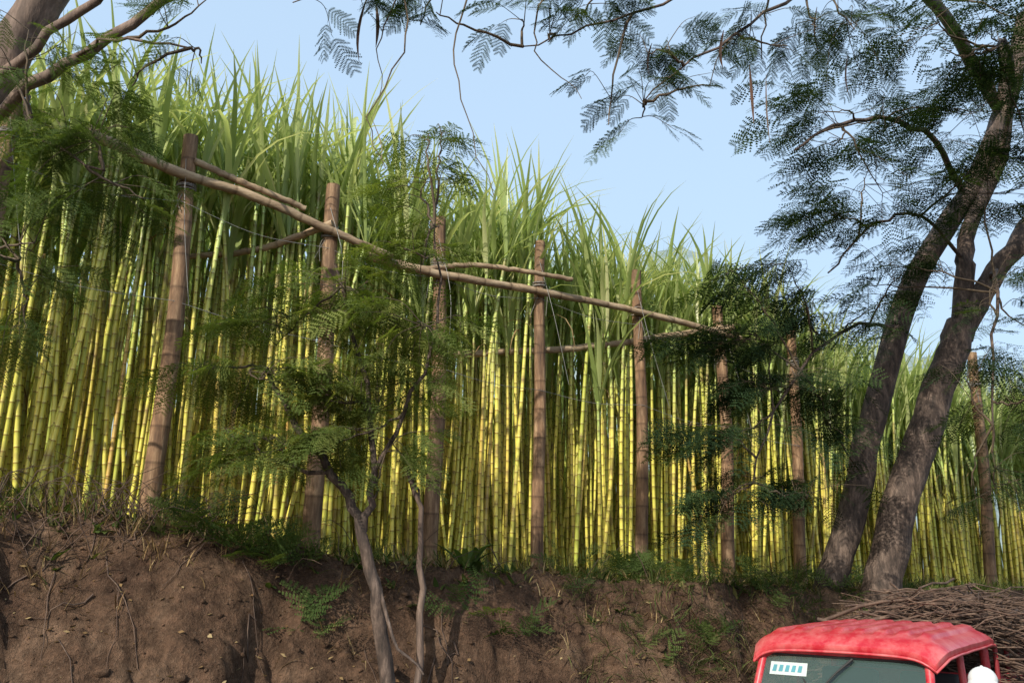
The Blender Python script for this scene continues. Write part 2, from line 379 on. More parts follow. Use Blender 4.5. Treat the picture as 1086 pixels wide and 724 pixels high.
# ------------------------------------------------------------------ feathery fronds
def frond_tpl(np_,nl,seed):
    r=np.random.default_rng(seed);V=[];F=[]
    def tri(a,b,c):
        k=len(V);V.extend([a,b,c]);F.append([k,k+1,k+2])
    droop=lambda x:-.22*x*x
    def R3(x): return np.array([x,.02*math.sin(4*x+seed),droop(x)])
    for k in range(6):
        a,b=R3(k/6),R3((k+1)/6);w=.006*(1-k/7)+.002
        tri(a+[0,w,0],a-[0,w,0],b)
        tri(a+[0,0,w],a-[0,0,w],b)
    for i in range(np_):
        x=.16+.84*i/(np_-1)
        plen=.42*math.sin(math.pi*(.22+.62*(i/(np_-1))))*r.uniform(.88,1.08)
        for sd in (-1,1):
            if r.uniform()<.06: continue
            a=math.radians(r.uniform(52,66)-12*i/np_)
            d=np.array([math.cos(a),sd*math.sin(a),r.uniform(-.25,.08)]);d/=np.linalg.norm(d)
            o=R3(x);per=np.array([-d[1],d[0],0])*1.;per/=np.linalg.norm(per)
            tri(o+per*.0025,o-per*.0025,o+d*plen+np.array([0,0,-.12*plen]))
            for j in range(nl):
                f=(j+.6)/nl;c=o+d*plen*f+np.array([0,0,-.12*plen*f*f])
                ll=.050*math.sin(math.pi*(.2+.7*f))+.01;wd=plen/nl*.40
                for s2 in (-1,1):
                    dd=per*s2*.93+d*.36+np.array([0,0,r.uniform(-.3,.3)])
                    tri(c-d*wd,c+d*wd,c+dd*ll)
    return np.array(V),np.array(F)
TPL={'hi':[frond_tpl(10,10,s) for s in range(3)],'lo':[frond_tpl(8,6,s+9) for s in range(3)]}
def fronds(mb,pos,dirs,L,lod='hi',nflat=.35):
    pos=np.asarray(pos);dirs=np.asarray(dirs,float);dirs/=np.linalg.norm(dirs,axis=1)[:,None]
    n=len(pos);up=np.array([0,0,1.])+rng.normal(0,nflat,(n,3))
    y=np.cross(up,dirs);y/=np.linalg.norm(y,axis=1)[:,None]+1e-9;z=np.cross(dirs,y)
    which=rng.integers(0,3,n);L=np.asarray(L);rn=rng.uniform(0,1,n)
    for w in range(3):
        sel=np.where(which==w)[0]
        if len(sel)==0: continue
        V,F=TPL[lod][w];B=np.stack([dirs[sel],y[sel],z[sel]],1)*L[sel][:,None,None]
        VV=np.einsum('vk,nkj->nvj',V,B)+pos[sel][:,None,:]
        FF=(F[None]+np.arange(len(sel))[:,None,None]*len(V)).reshape(-1,3)
        mb.add(VV.reshape(-1,3),FF,np.repeat(rn[sel],len(V)),0,0)
class Tree:
    def __init__(s,name,bark,leaf):
        s.root=empty(name);s.w=MB();s.l=MB();s.tw=MB();s.limbs=[];s.bark=bark;s.leaf=leaf;s.p=MB()
    def limb(s,pts,r0,r1,n=16,sides=12,jit=.02,wob=.06,pw=1.):
        P=smoothpath(pts,n,jit);q=np.linspace(0,1,n)**pw
        tube(s.w,P,r0+(r1-r0)*q,sides,.5,wob=wob);s.limbs.append(P);return P
    def cluster(s,c,rad,nsp,L=(.26,.42),lod='hi',nf=(5,9),sub=2,droop=-.25,bias=(0,0,0)):
        c=np.array(c,float);rad=np.array(rad,float)
        allp=np.concatenate(s.limbs);subs=[]
        for k in range(sub):
            o=allp[np.argmin(np.linalg.norm(allp-c-rng.normal(0,.3,3),axis=1))]
            e=c+rad*rng.uniform(-.65,.65,3)
            mid=(o+e)/2+np.array([0,0,.05*np.linalg.norm(e-o)])+rng.normal(0,.05,3)
            P=smoothpath([o,mid,e],10,.012);tube(s.tw,P,np.linspace(.016,.005,10),5);subs.append(P)
        sp=np.concatenate([q[3:] for q in subs])
        FP=[];FD=[];FL=[]
        for k in range(nsp):
            v=rng.normal(0,1,3);v/=np.linalg.norm(v);e=c+1.12*rad*v*R(.25,1.)**.5
            dd=np.linalg.norm(sp-e,axis=1);o=sp[rng.choice(np.argsort(dd)[:6])]
            mid=(o+e)/2+np.array([0,0,.07])+rng.normal(0,.03,3)
            P=smoothpath([o,mid,e],9);tube(s.tw,P,np.linspace(.005,.002,9),4,cap=False)
            ax=P[-1]-P[-4]+np.array(bias);ax/=np.linalg.norm(ax)
            az=math.atan2(ax[1],ax[0])
            m=rng.integers(*nf)
            for i in range(m):
                f=(i+1)/m
                idx=2+f*6;i0=min(int(idx),7);pp=P[i0]+(P[i0+1]-P[i0])*(idx-i0)
                a=az+(1 if i%2 else -1)*(R(.5,1.2)*(1-f*.6))
                FP.append(pp);FD.append([math.cos(a),math.sin(a),droop+R(-.35,.3)]);FL.append(R(*L))
        fronds(s.l,FP,FD,FL,lod)
    def pod(s,p,L,curl=.1,rnd=.3,w=.018):
        a=R(0,6.28);q=np.linspace(0,1,8)
        P=np.stack([p[0]+curl*np.sin(q*2.5)*math.cos(a),p[1]+curl*np.sin(q*2.5)*math.sin(a),p[2]-q*L],1)
        ww=w*np.sin(np.pi*np.clip(q*.9+.07,0,1))*(1+.1*np.sin(q*40));d=np.array([math.cos(a+1),math.sin(a+1),0])
        V=np.concatenate([P-d*ww[:,None],P+np.array([math.sin(a+1),-math.cos(a+1),0])*ww[:,None]*.25,P+d*ww[:,None]])
        F=[[i,i+1,8+i+1,8+i] for i in range(7)]+[[8+i,9+i,17+i,16+i] for i in range(7)]
        s.p.add(V,F,rnd)
    def done(s):
        s.w.build("trunk_and_limbs",s.bark,s.root)
        if s.tw.n: s.tw.build("twigs",M['twig'],s.root)
        if s.l.n: s.l.build("leaves",s.leaf,s.root,smooth=False)
        if s.p.n: s.p.build("seed_pods",M['pod'],s.root)
# right-hand twin-trunk tree
T=Tree("acacia_tree",M['bark'],M['folshade'])
T.limb([(3.98,12.1,1.75),(4.18,12.05,2.2),(4.55,12,3.13),(5.02,12,4.66),(5.75,12,6.35),(6.75,12,7.8),(7.45,12,9.2),(7.9,12,10.6)],.21,.12,34,16,.012,.05)
T.limb([(4.75,12.0,1.7),(4.8,11.9,2.2),(5.25,11.9,3.45),(5.92,11.9,4.9),(6.25,11.9,5.65)],.26,.19,26,16,.012,.05)
T.limb([(6.2,11.9,5.45),(6.4,11.9,6.3),(6.5,11.9,7.0),(7.1,11.8,8.2),(7.2,11.5,9.8)],.15,.07,20,12)
T.limb([(6.2,11.9,5.45),(6.75,11.8,6.35),(7.45,11.7,7.25),(8.4,11.5,8.6)],.17,.10,18,12)
T.limb([(7.3,12,9.0),(6.,10.6,9.4),(4.6,9.,9.0),(3.2,7.9,8.3),(1.9,7.2,7.7),(.6,6.9,7.5),(-.7,6.7,7.6)],.10,.015,30,8)
T.limb([(6.6,12,7.6),(5.8,11.2,8.1),(4.8,10.4,8.0),(3.9,9.8,7.6),(3.3,9.5,7.1)],.05,.012,18,8)
T.limb([(6.4,11.9,6.6),(5.5,11.2,7.0),(4.6,10.7,6.6),(3.9,10.4,5.9)],.03,.01,16,7)
T.limb([(5.4,12,5.6),(4.7,11.3,5.5),(3.8,10.6,5.0),(3.1,10.2,4.2),(2.7,10.0,3.3)],.03,.01,14,7)
T.limb([(6.7,11.8,6.3),(6.2,10.8,6.0),(5.6,10.0,4.9),(5.3,9.7,3.9)],.03,.01,12,6)
T.limb([(7.0,11.8,8.0),(6.8,10.8,8.8),(6.0,9.6,8.6),(5.4,8.8,8.0)],.05,.012,14,7)
T.limb([(3.2,7.9,8.3),(2.4,7.7,7.6),(1.7,7.4,7.0),(1.2,7.3,6.5)],.02,.006,12,6)
T.limb([(1.9,7.2,7.7),(.8,7.3,7.3),(.1,7.2,7.0)],.015,.006,10,6)
# low tiers in front of the cane, crown shade put into leaf colour
for c,r_,n in [((3.0,10.2,5.7),(.75,.5,.3),16),((2.7,10.1,5.0),(.95,.5,.3),20),((3.3,10.3,4.4),(1.05,.5,.3),22),((2.5,10.0,3.8),(.9,.5,.25),17),((3.2,10.3,3.3),(1.,.5,.3),17),((2.3,9.9,2.9),(.7,.4,.3),11),
              ((4.1,10.6,5.3),(.8,.5,.6),22),((4.1,10.8,3.9),(.5,.5,.7),9)]:
    T.cluster(c,r_,n,(.32,.5),'lo',(4,7),2,-.28,(-.25,0,-.05))
for c,r_,n in [((4.4,10.3,6.9),(1.2,1.,.6),27),((5.5,10.3,7.6),(1.3,1.,.7),30),((3.9,9.9,7.7),(1.,.9,.5),17),((5.7,9.4,8.2),(1.2,1.,.5),22),((6.4,10.3,7.0),(.9,.8,.8),22),((6.9,10.6,8.6),(1.2,1.,.8),16),((4.7,8.8,8.0),(1.,.8,.45),15),((4.9,10.8,6.1),(.8,.6,.4),14)]:
    T.cluster(c,r_,n,(.3,.48),'lo',(4,8),3,-.2)
for c,r_,n in [((5.4,9.7,4.2),(.7,.5,.8),16),((5.5,9.8,3.1),(.6,.5,.5),12),((5.9,10.1,5.5),(.6,.5,.6),12)]:
    T.cluster(c,r_,n,(.3,.42),'lo',(4,7),2,-.2)
# overhead sprays
for c,r_,n in [((1.15,7.3,6.5),(.55,.4,.4),8),((1.6,7.3,7.0),(.6,.4,.35),8),((.1,7.1,7.1),(.6,.5,.22),6),((-.7,6.9,7.2),(.7,.4,.2),6),((2.5,7.6,7.4),(.8,.5,.3),11),((3.4,8.0,7.6),(.7,.5,.5),12),((.9,7.1,7.35),(.6,.4,.25),7),((-1.6,6.8,7.1),(.5,.4,.15),4)]:
    T.cluster(c,r_,n,(.22,.38),'hi',(3,6),2,-.5)
for p,L,cu,rn in [((-1.28,6.8,7.2),.6,.06,.2),((-1.2,6.85,7.2),.45,.05,.2),((2.25,7.5,7.0),.6,.05,.45),((2.4,7.5,6.9),.75,.04,.6),((2.0,7.4,7.3),.4,.05,.3),((3.1,7.9,7.9),.5,.05,.4),((4.2,9.,7.6),.5,.05,.4),((3.4,8,7.4),.45,.04,.4),((1.3,7.3,7.1),.35,.05,.5),((-1.22,6.9,6.15),.5,.15,.9)]:
    T.pod(p,L,cu,rn)
# hanging bare twigs
for p in [((-.3,6.9,7.5),(-.5,6.9,6.9),(-.4,6.9,6.2),(-.15,6.9,5.4)),((-.7,6.7,7.6),(-1.1,6.8,7.0),(-1.15,6.9,6.3)),((.3,6.9,7.4),(.2,6.9,6.8),(.6,6.9,6.3)),((-1.,6.8,7.5),(-.9,6.8,6.8),(-1.2,6.8,6.1),(-1.05,6.8,5.6))]:
    tube(T.tw,smoothpath(p,14,.015),np.linspace(.01,.003,14),5)
T.done()
# left tree
T=Tree("acacia_tree",M['barkl'],M['fol'])
T.limb([(-5.0,7.9,2.5),(-5.05,7.8,3.2),(-5.15,7.7,4.4),(-5.15,7.6,5.6),(-5.0,7.5,6.4),(-4.72,7.45,7.1),(-4.4,7.4,7.8),(-3.9,7.2,9)],.17,.19,30,16,.015,.05)
T.limb([(-5.05,7.5,6.1),(-4.4,6.95,6.25),(-3.76,6.8,6.65),(-2.92,6.8,7.3),(-1.9,6.7,8.0)],.065,.03,18,9)
T.limb([(-4.9,7.4,6.7),(-4.2,7.2,7.2),(-3.6,7.1,7.6),(-3.,7,8.2)],.05,.03,14,9)
T.limb([(-4.9,7.4,6.9),(-5.2,7,7.6),(-5.6,6.5,8.6)],.15,.08,10,9)
T.limb([(-4.2,6.95,6.35),(-4.0,6.7,5.9),(-3.6,6.5,5.6),(-3.2,6.4,5.4)],.02,.008,10,6)
T.limb([(-5.1,7.5,4.8),(-4.6,7.0,5.0),(-4.0,6.8,4.8)],.025,.01,10,6)
T.limb([(-3.76,6.8,6.65),(-3.3,6.6,6.7),(-2.7,6.6,6.6)],.02,.008,10,6)
for c,r_,n in [((-3.6,6.6,5.9),(.7,.5,.4),12),((-3.2,6.5,5.4),(.7,.5,.45),13),((-3.9,6.7,5.1),(.6,.5,.5),12),((-3.9,6.8,4.4),(.5,.4,.5),10),((-2.9,6.6,6.3),(.5,.4,.3),5),((-4.2,6.7,6.6),(.6,.5,.4),8),((-2.6,6.7,7.0),(.5,.4,.2),4)]:
    T.cluster(c,r_,n,(.24,.4),'hi',(3,6),2,-.4)
T.done()
# small tree on the bank
T=Tree("mimosa_sapling",M['bark'],M['folbright'])
T.limb([(-1.0,8.3,.2),(-1.05,8.25,1.2),(-1.2,8.2,2.07),(-1.37,8.2,2.75),(-1.62,8.2,3.2),(-1.95,8.15,3.6),(-2.3,8.1,4.2)],.08,.02,26,10,.015,.06)
T.limb([(-1.35,8.2,2.7),(-1.28,8.2,3.1),(-1.3,8.2,3.7),(-1.5,8.2,4.5),(-1.7,8.1,5.2)],.04,.012,14,8)
T.limb([(-1.2,8.2,2.3),(-1.0,8.1,1.75),(-.75,8.0,1.5)],.02,.01,8,6)
T.limb([(-1.28,8.2,3.2),(-.95,8.1,3.9),(-.7,8.0,4.6),(-.75,8.,5.6)],.025,.008,12,7)
T.limb([(-1.62,8.2,3.2),(-2.1,8.1,3.3),(-2.6,8.0,3.6)],.025,.01,10,6)
for c,r_,n in [((-2.2,8.1,4.6),(.8,.5,.35),20),((-1.6,8.1,4.9),(.8,.5,.3),20),((-1.1,8.0,4.5),(.75,.5,.35),20),((-2.3,8.0,4.0),(.9,.5,.3),22),((-1.4,8.1,4.0),(.8,.5,.35),24),((-2.3,8.,3.4),(.8,.5,.25),18),((-1.2,8.,3.4),(.75,.5,.3),16),((-.9,8,5.2),(.45,.4,.35),8),((-.9,8,5.9),(.5,.4,.45),10),((-.85,8,6.4),(.4,.3,.3),6)]:
    T.cluster(c,r_,n,(.24,.38),'lo',(5,8),2,-.25)
T.done()
T=Tree("sapling_stem",M['barkl'],M['folbright'])
T.limb([(-.8,8.5,.6),(-.85,8.5,1.6),(-.86,8.6,2.3),(-.9,8.6,2.9),(-1.0,8.6,3.4)],.04,.02,14,8,.015,.08)
T.cluster((-1.0,8.6,3.5),(.3,.3,.25),3,(.2,.3),'hi',(4,6),1)
T.done()
# ------------------------------------------------------------------ undergrowth
mb=MB();fp=[];fd=[];fl=[]
def rosette(x,y,n,L,zoff=0.0,e=(.2,1.1)):
    z=gz(x,y)+zoff
    for k in range(n):
        a=R(0,6.28);el=R(*e);fp.append([x+R(-.1,.1),y+R(-.1,.1),z+R(0,.15)]);fd.append([math.cos(a)*math.cos(el),math.sin(a)*math.cos(el),math.sin(el)]);fl.append(R(*L))
for (x,y,n) in [(-2.6,8.5,16),(-2.9,8.6,14),(-2.3,8.65,14),(-2.1,8.9,10),(-3.1,8.5,8),(-1.9,8.6,8),(-.5,9.2,6),(.1,9.5,6)]: rosette(x,y,n,(.3,.5))
for k in range(60):
    x=R(.6,5.5);y=lip_y(x)+R(-.7,1.2);rosette(x,y,rng.integers(3,6),(.2,.38))
for k in range(20):
    x=R(-5,.5);y=lip_y(x)+R(-.3,1.4);rosette(x,y,rng.integers(2,5),(.15,.3))
fronds(mb,fp,fd,fl,'lo');mb.build("fern_undergrowth",M['fol'],smooth=False)
def scatter(n,xr,off,L,W,e,bend,name,mat,tuft=6,fold=.3):
    B=[[] for _ in range(6)]
    for k in range(n):
        x=R(*xr);y=lip_y(x)+R(*off);z=gz(x,y)-.01
        for q in range(rng.integers(3,tuft+3)):
            B[0].append([x+R(-.05,.05),y+R(-.05,.05),z]);B[1].append(R(0,6.28));B[2].append(R(*e));B[3].append(R(*bend));B[4].append(R(*L));B[5].append(R(*W))
    m_=MB();blades(m_,*[np.array(b_) for b_ in B],seg=4,fold=fold);return m_.build(name,mat)
scatter(650,(-6,9),(-.1,2.6),(.12,.36),(.006,.014),(.6,1.5),(.3,1.6),"grass",M['grass'],7)
scatter(420,(.6,6),(-.9,.2),(.15,.45),(.006,.014),(-.2,1.),(.6,2.2),"grass",M['grass'],7)
scatter(650,(-6,6),(-.6,2.4),(.12,.35),(.006,.016),(.1,1.3),(.2,1.8),"dry_grass",M['dry'],5)
scatter(200,(-6,-2.5),(-.3,.9),(.12,.35),(.006,.012),(.3,1.4),(.2,1.4),"dry_grass",M['dry'],5)
scatter(320,(-6,7),(-.25,1.8),(.08,.2),(.03,.07),(.2,1.2),(.3,1.4),"broadleaf_weed",M['grass'],5,.2)
# broad leaved weed by the post
B=[[] for _ in range(6)]
for k in range(16):
    B[0].append([-.45+R(-.08,.08),9.6+R(-.08,.08),2.25+R(0,.25)]);B[1].append(R(0,6.28));B[2].append(R(.5,1.3));B[3].append(R(.6,1.8));B[4].append(R(.3,.55));B[5].append(R(.07,.12))
mb=MB();blades(mb,*[np.array(b_) for b_ in B],seg=6,fold=.3);mb.build("broadleaf_weed",M['fol'])
# leaf litter on the bank
mb=MB()
for k in range(2600):
    x=R(-6,6.5);y=lip_y(x)+R(-1.7,1.2);z=gz(x,y)+.012;s_=R(.012,.04);a=R(0,6.28);u=np.array([math.cos(a),math.sin(a),R(-.5,.5)])*s_;v=np.array([-math.sin(a),math.cos(a),R(-.8,.8)])*s_*.5
    c=np.array([x,y,z]);mb.add([c-u,c-v,c+u,c+v],[[0,1,2,3]],R(0,1))
mb.build("leaf_litter",M['dry'],smooth=False)
# clods
mb=MB();ph=(1+5**.5)/2
ico=np.array([[-1,ph,0],[1,ph,0],[-1,-ph,0],[1,-ph,0],[0,-1,ph],[0,1,ph],[0,-1,-ph],[0,1,-ph],[ph,0,-1],[ph,0,1],[-ph,0,-1],[-ph,0,1]])/1.9
icf=[[0,11,5],[0,5,1],[0,1,7],[0,7,10],[0,10,11],[1,5,9],[5,11,4],[11,10,2],[10,7,6],[7,1,8],[3,9,4],[3,4,2],[3,2,6],[3,6,8],[3,8,9],[4,9,5],[2,4,11],[6,2,10],[8,6,7],[9,8,1]]
for k in range(1800):
    x=R(-6,6.5);y=lip_y(x)+R(-1.7,.3);s_=rng.gamma(1.3,.009)+.006
    mb.add(ico*s_*rng.uniform(.6,1.3,(12,1))*[1,1,.8]+[x,y,gz(x,y)],icf)
mb.build("soil_clods",M['soil'],smooth=True)
# roots and dead twigs
mb=MB()
for k in range(60):
    x=R(-5.5,5.5);y=lip_y(x)+R(-.8,.2);L=R(.2,.8);a=R(-.9,.9);P=[]
    for q in range(7):
        f=q/6;yy=y-f*L*.6;xx=x+a*f*L+R(-.04,.04);P.append([xx,yy,gz(xx,yy)+.01+R(0,.04)])
    tube(mb,P,np.linspace(R(.004,.010),.002,7),5)
for k in range(300):
    x=R(-5.4,-2.8) if k<220 else R(-2.8,5);y=lip_y(x)+R(-.2,.9);z=gz(x,y);a=R(0,6.28);L=R(.2,.7)
    P=smoothpath([[x,y,z],[x+math.cos(a)*L*.4,y+math.sin(a)*L*.4,z+L*R(.2,.7)],[x+math.cos(a)*L,y+math.sin(a)*L,z+L*R(.1,.9)]],6,.01)
    tube(mb,P,np.linspace(.006,.002,6),4)
mb.build("roots_and_twigs",M['stick'])
# ------------------------------------------------------------------ small red truck
hd=math.atan2(-.79,-.615)
tr=empty("pickup_truck",(2.66,7.55,0.04),hd)
def rt(ax,a):
    return np.array(Matrix.Rotation(a,3,ax))
RL=1.95;XB=.06-RL
# roof: lofted, crowned, ribbed
mb=MB();nu,nvv=41,121;V=[]
for i_ in range(nu):
    fx=i_/(nu-1);x=.06-RL*fx
    for j_ in range(nvv):
        fy=j_/(nvv-1)*2-1
        hw=.77-.06*max(0,1-fx*8)**2
        y=fy*hw
        z=1.83-.09*abs(fy)**9-.02*fy*fy-.09*max(0,1-fx*7)**2.2-.03*max(0,fx-.9)*10
        rp=(fy*4.5)%1.0
        rib=.03*min(1,max(0,(.30-abs(rp-.5))*14))*min(1,max(0,(fx-.1)*14))*min(1,max(0,(.96-fx)*14)) if abs(fy)<.88 else 0
        V.append([x,y,z+rib+.006*noise.noise((x*3,y*3,1))])
i=np.arange(nu-1)[:,None]*nvv;j=np.arange(nvv-1)[None,:]
mb.add(V,np.stack([i+j,i+nvv+j,i+nvv+j+1,i+j+1],-1).reshape(-1,4))
V=np.array(V).reshape(nu,nvv,3);edge=np.concatenate([V[0],V[1:,-1],V[-1][::-1][1:],V[::-1,0][1:-1]])
lo=edge.copy();lo[:,2]-=.05;low2=lo.copy();c0=np.array([.06-RL/2,0,0]);low2[:,:2]=c0[:2]+(low2[:,:2]-c0[:2])*.955;low2[:,2]-=.015
ne=len(edge);VV=np.concatenate([edge,lo,low2]);q=np.arange(ne);q1=(q+1)%ne
mb.add(VV,np.concatenate([np.stack([q,q1,ne+q1,ne+q],-1),np.stack([ne+q,ne+q1,2*ne+q1,2*ne+q],-1)]))
gut=lo[::4].copy();gut[:,:2]=c0[:2]+(gut[:,:2]-c0[:2])*1.012;gut=np.vstack([gut,gut[:1]])
tube(mb,gut,.011,6,cap=False)
roof=mb.build("cab_roof",M['red'],tr)
mb=MB();box(mb,(.0-RL/2+.04,0,1.66),(RL-.2,1.36,.02));mb.build("roof_lining",M['inter'],tr)
# body
mb=MB()
BX=XB+.06
for sy in (-1,1):
    tube(mb,[(.30,sy*.70,1.02),(.12,sy*.68,1.4),(-.02,sy*.65,1.68)],[.035,.032,.035],10)
    tube(mb,[(-.86,sy*.71,.95),(-.88,sy*.68,1.69)],.03,8)
    tube(mb,[(BX,sy*.71,.6),(BX,sy*.68,1.69)],.04,8)
    box(mb,(-.27,sy*.73,.74),(1.10,.05,.58),bev=.02);box(mb,(-1.34,sy*.73,.74),(.94,.05,.58),bev=.02)
    box(mb,(-.4,sy*.76,.5),(2.4,.03,.05),bev=.01)
    tube(mb,[(.2,sy*.71,1.04),(BX,sy*.71,1.04)],.022,8)
tube(mb,[(-.0,-.66,1.675),(-.0,.66,1.675)],.03,8);tube(mb,[(.3,-.7,1.03),(.3,.7,1.03)],.035,8)
box(mb,(BX,0,.95),(.05,1.4,.9),bev=.02)
box(mb,(.72,0,.86),(.9,1.18,.3),bev=.08);box(mb,(.75,0,.62),(.86,1.0,.35),bev=.04)
for sy in (-1,1): # arched fenders
    a=np.linspace(0,math.pi,13);P=[(.78+.46*math.cos(t_),sy*.66,.38+.44*math.sin(t_)) for t_ in a]
    for k in range(12):
        p,q=np.array(P[k]),np.array(P[k+1]);mb.add([p+[0,-.13,0],p+[0,.13,0],q+[0,.13,0],q+[0,-.13,0]],[[0,1,2,3]])
mb.build("cab_body",M['red'],tr)
mb=MB();box(mb,(1.22,0,.42),(.08,1.5,.14),bev=.03)
for k in range(7): box(mb,(1.175,-.3+k*.1,.8),(.02,.03,.2))
mb.build("bumper_and_grille",M['steel'],tr)
mb=MB()
for sy in (-1,1):
    tube(mb,[(1.13+.07*f,sy*.45,.8) for f in np.linspace(0,1,7)],[.1*math.sqrt(max(.02,1-f*f)) for f in np.linspace(0,1,7)],16)
mb.build("headlamps",M['lamp'],tr)
mb=MB();V=[(.295,-.67,1.05),(.295,.67,1.05),(.0,.64,1.655),(.0,-.64,1.655)];mb.add(V,[[0,1,2,3]]);mb.build("windscreen",M['glass'],tr)
mb=MB()
def onws(y,f): return np.array([.295-.295*f+.006,y*(1-.04*f),1.05+.605*f+.003])
mb.add([onws(-.6,.72),onws(-.28,.72),onws(-.28,.88),onws(-.6,.88)],[[0,1,2,3]],mi=0)
for k in range(5): mb.add([onws(-.58+k*.055,.76)+[.003,0,.002],onws(-.545+k*.055,.76)+[.003,0,.002],onws(-.54+k*.055,.84)+[.003,0,.002],onws(-.57+k*.055,.84)+[.003,0,.002]],[[0,1,2,3]],mi=1)
mb.build("windscreen_sticker",[M['sticker'],M['stickblue']],tr)
mb=MB();tube(mb,[onws(.1,.97)+[.03,0,.0],onws(-.02,.8)+[.04,0,0],onws(-.22,.45)+[.03,0,0]],[.012,.009,.006],6);tube(mb,[onws(-.3,.7)+[.02,0,0],onws(-.1,.3)+[.02,0,0]],.006,5)
tube(mb,[(-.0,-.66,1.655),(.3,-.7,1.06)],.012,5);tube(mb,[(-.0,.66,1.655),(.3,.7,1.06)],.012,5)
tube(mb,[(.012,-.64,1.645),(.012,.64,1.645)],.012,5)
mb.build("wiper_and_seal",M['black'],tr)
mb=MB();box(mb,(-.9,.35,.85),(.5,.5,.14),bev=.04);box(mb,(-1.2,.35,1.15),(.14,.5,.6),bev=.05,rot=rt('Y',-.15));box(mb,(-.9,-.35,.85),(.5,.5,.14),bev=.04);box(mb,(-1.2,-.35,1.15),(.14,.5,.6),bev=.05,rot=rt('Y',-.15));box(mb,(.12,0,1.0),(.25,1.25,.15),bev=.04)
a=np.linspace(0,2*math.pi,20);tube(mb,[(-.25+.1*math.cos(t_),.35+.17*math.sin(t_),1.12+.12*math.cos(t_)) for t_ in a],.012,6,cap=False)
mb.build("seats_and_dashboard",M['inter'],tr)
mb=MB()
for x in (.78,-2.7):
    for sy in (-1,1):
        y0=sy*.62;tube(mb,[(x,y0-.09,.34),(x,y0-.07,.34),(x,y0+.07,.34),(x,y0+.09,.34)],[.27,.33,.33,.27],28,mi=0)
        tube(mb,[(x,y0-.1,.34),(x,y0+.1,.34)],[.17,.17],20,mi=1)
box(mb,(-1.,0,.42),(3.8,.7,.14),mi=0)
mb.build("wheels_and_chassis",[M['black'],M['steel']],tr)
mb=MB();box(mb,(-2.78,0,.7),(1.65,1.46,.06),bev=.01)
for sy in (-1,1):
    for k in range(4): box(mb,(-2.78,sy*.72,.8+k*.17),(1.65,.03,.14),bev=.008)
    for x in (-1.98,-2.5,-3.05,-3.58): tube(mb,[(x,sy*.75,.7),(x,sy*.75,1.62)],.022,8)
for k in range(4): box(mb,(-3.62,0,.8+k*.17),(.03,1.4,.14),bev=.008)
mb.build("load_bed",M['reddark'],tr)
# firewood load
mb=MB()
for k in range(800):
    lay=R(0,1)**.8;z=.8+lay*1.24;hw=.8*(1-.25*lay**3)
    L=R(.6,2.0);a=rng.normal(math.pi/2,.5) if R(0,1)<.6 else rng.normal(0,.7)
    c=np.array([R(-3.5,-2.0),R(-hw,hw)*.75+.28*lay,z]);d=np.array([math.cos(a),math.sin(a),rng.normal(0,.16)])
    if abs(math.sin(a))<.7: L=min(L,1.5)
    P=smoothpath([c-d*L/2,c+rng.normal(0,.07,3),c+d*L/2],7,.022)
    P[:,2]-=.10*((P[:,1]-.2)/.9)**2
    P[:,0]=np.minimum(P[:,0],XB-.02+R(-.05,.05))
    r_=rng.choice([.006,.01,.014,.022],p=[.35,.35,.2,.1]);tube(mb,P,np.linspace(r_,r_*.5,7),5,R(0,1))
mb.build("firewood_load",M['stick'],tr)
# ------------------------------------------------------------------ person with white cap beside the truck
pe=empty("person",(3.21,6.42,.03),math.radians(150));pe.scale=(.985,.985,.985)
def skin(name,verts,edges,mat,lv=2):
    me=bpy.data.meshes.new(name);me.from_pydata([v[:3] for v in verts],edges,[]);me.update()
    ob=bpy.data.objects.new(name,me);scene.collection.objects.link(ob);ob.parent=pe
    m_=ob.modifiers.new("s",'SKIN');m_.use_smooth_shade=True
    for k,v in enumerate(verts):
        sv=me.skin_vertices[0].data[k];sv.radius=(v[3],v[4] if len(v)>4 else v[3]);sv.use_root=(k==0)
    s_=ob.modifiers.new("d",'SUBSURF');s_.levels=lv;s_.render_levels=lv;me.materials.append(mat);return ob
skin("trousers",[(0,0,.88,.15,.12),(-.09,0,.80,.095),(.09,0,.80,.095),(-.11,.01,.46,.065),(.11,.02,.46,.065),(-.12,0,.10,.05),(.12,-.01,.10,.05),(0,0,.98,.145,.105)],[(0,1),(0,2),(1,3),(2,4),(3,5),(4,6),(0,7)],M['trouser'])
skin("shirt",[(0,0,.97,.155,.11),(0,0,1.15,.155,.11),(0,0,1.33,.17,.115),(-.17,0,1.36,.07),(.17,0,1.36,.07),(-.24,.0,1.12,.055),(.24,.0,1.12,.055),(0,0,1.41,.075)],[(0,1),(1,2),(2,3),(2,4),(3,5),(4,6),(2,7)],M['shirt'])
for sx in (-1,1):
    skin("forearm",[(sx*.24,0,1.12,.042),(sx*.25,.05,.98,.036),(sx*.25,.10,.86,.027),(sx*.25,.12,.80,.036,.018)],[(0,1),(1,2),(2,3)],M['skin'])
    for k,(dx,l) in enumerate([(-.028,.068),(-.009,.078),(.010,.072),(.028,.056)]):
        skin("finger",[(sx*.25+dx*.5,.12,.79,.010),(sx*.25+dx,.135,.765,.009),(sx*.25+dx,.135+l*.35,.765-l*.5,.008),(sx*.25+dx,.13+l*.3,.765-l,.007)],[(0,1),(1,2),(2,3)],M['skin'],1)
    skin("thumb",[(sx*.25-sx*.025,.12,.81,.011),(sx*.25-sx*.05,.145,.785,.010),(sx*.25-sx*.055,.16,.75,.008)],[(0,1),(1,2)],M['skin'],1)
    skin("shoe",[(sx*.12,-.03,.05,.045),(sx*.125,.06,.04,.045,.035),(sx*.13,.16,.03,.04,.028)],[(0,1),(1,2)],M['black'])
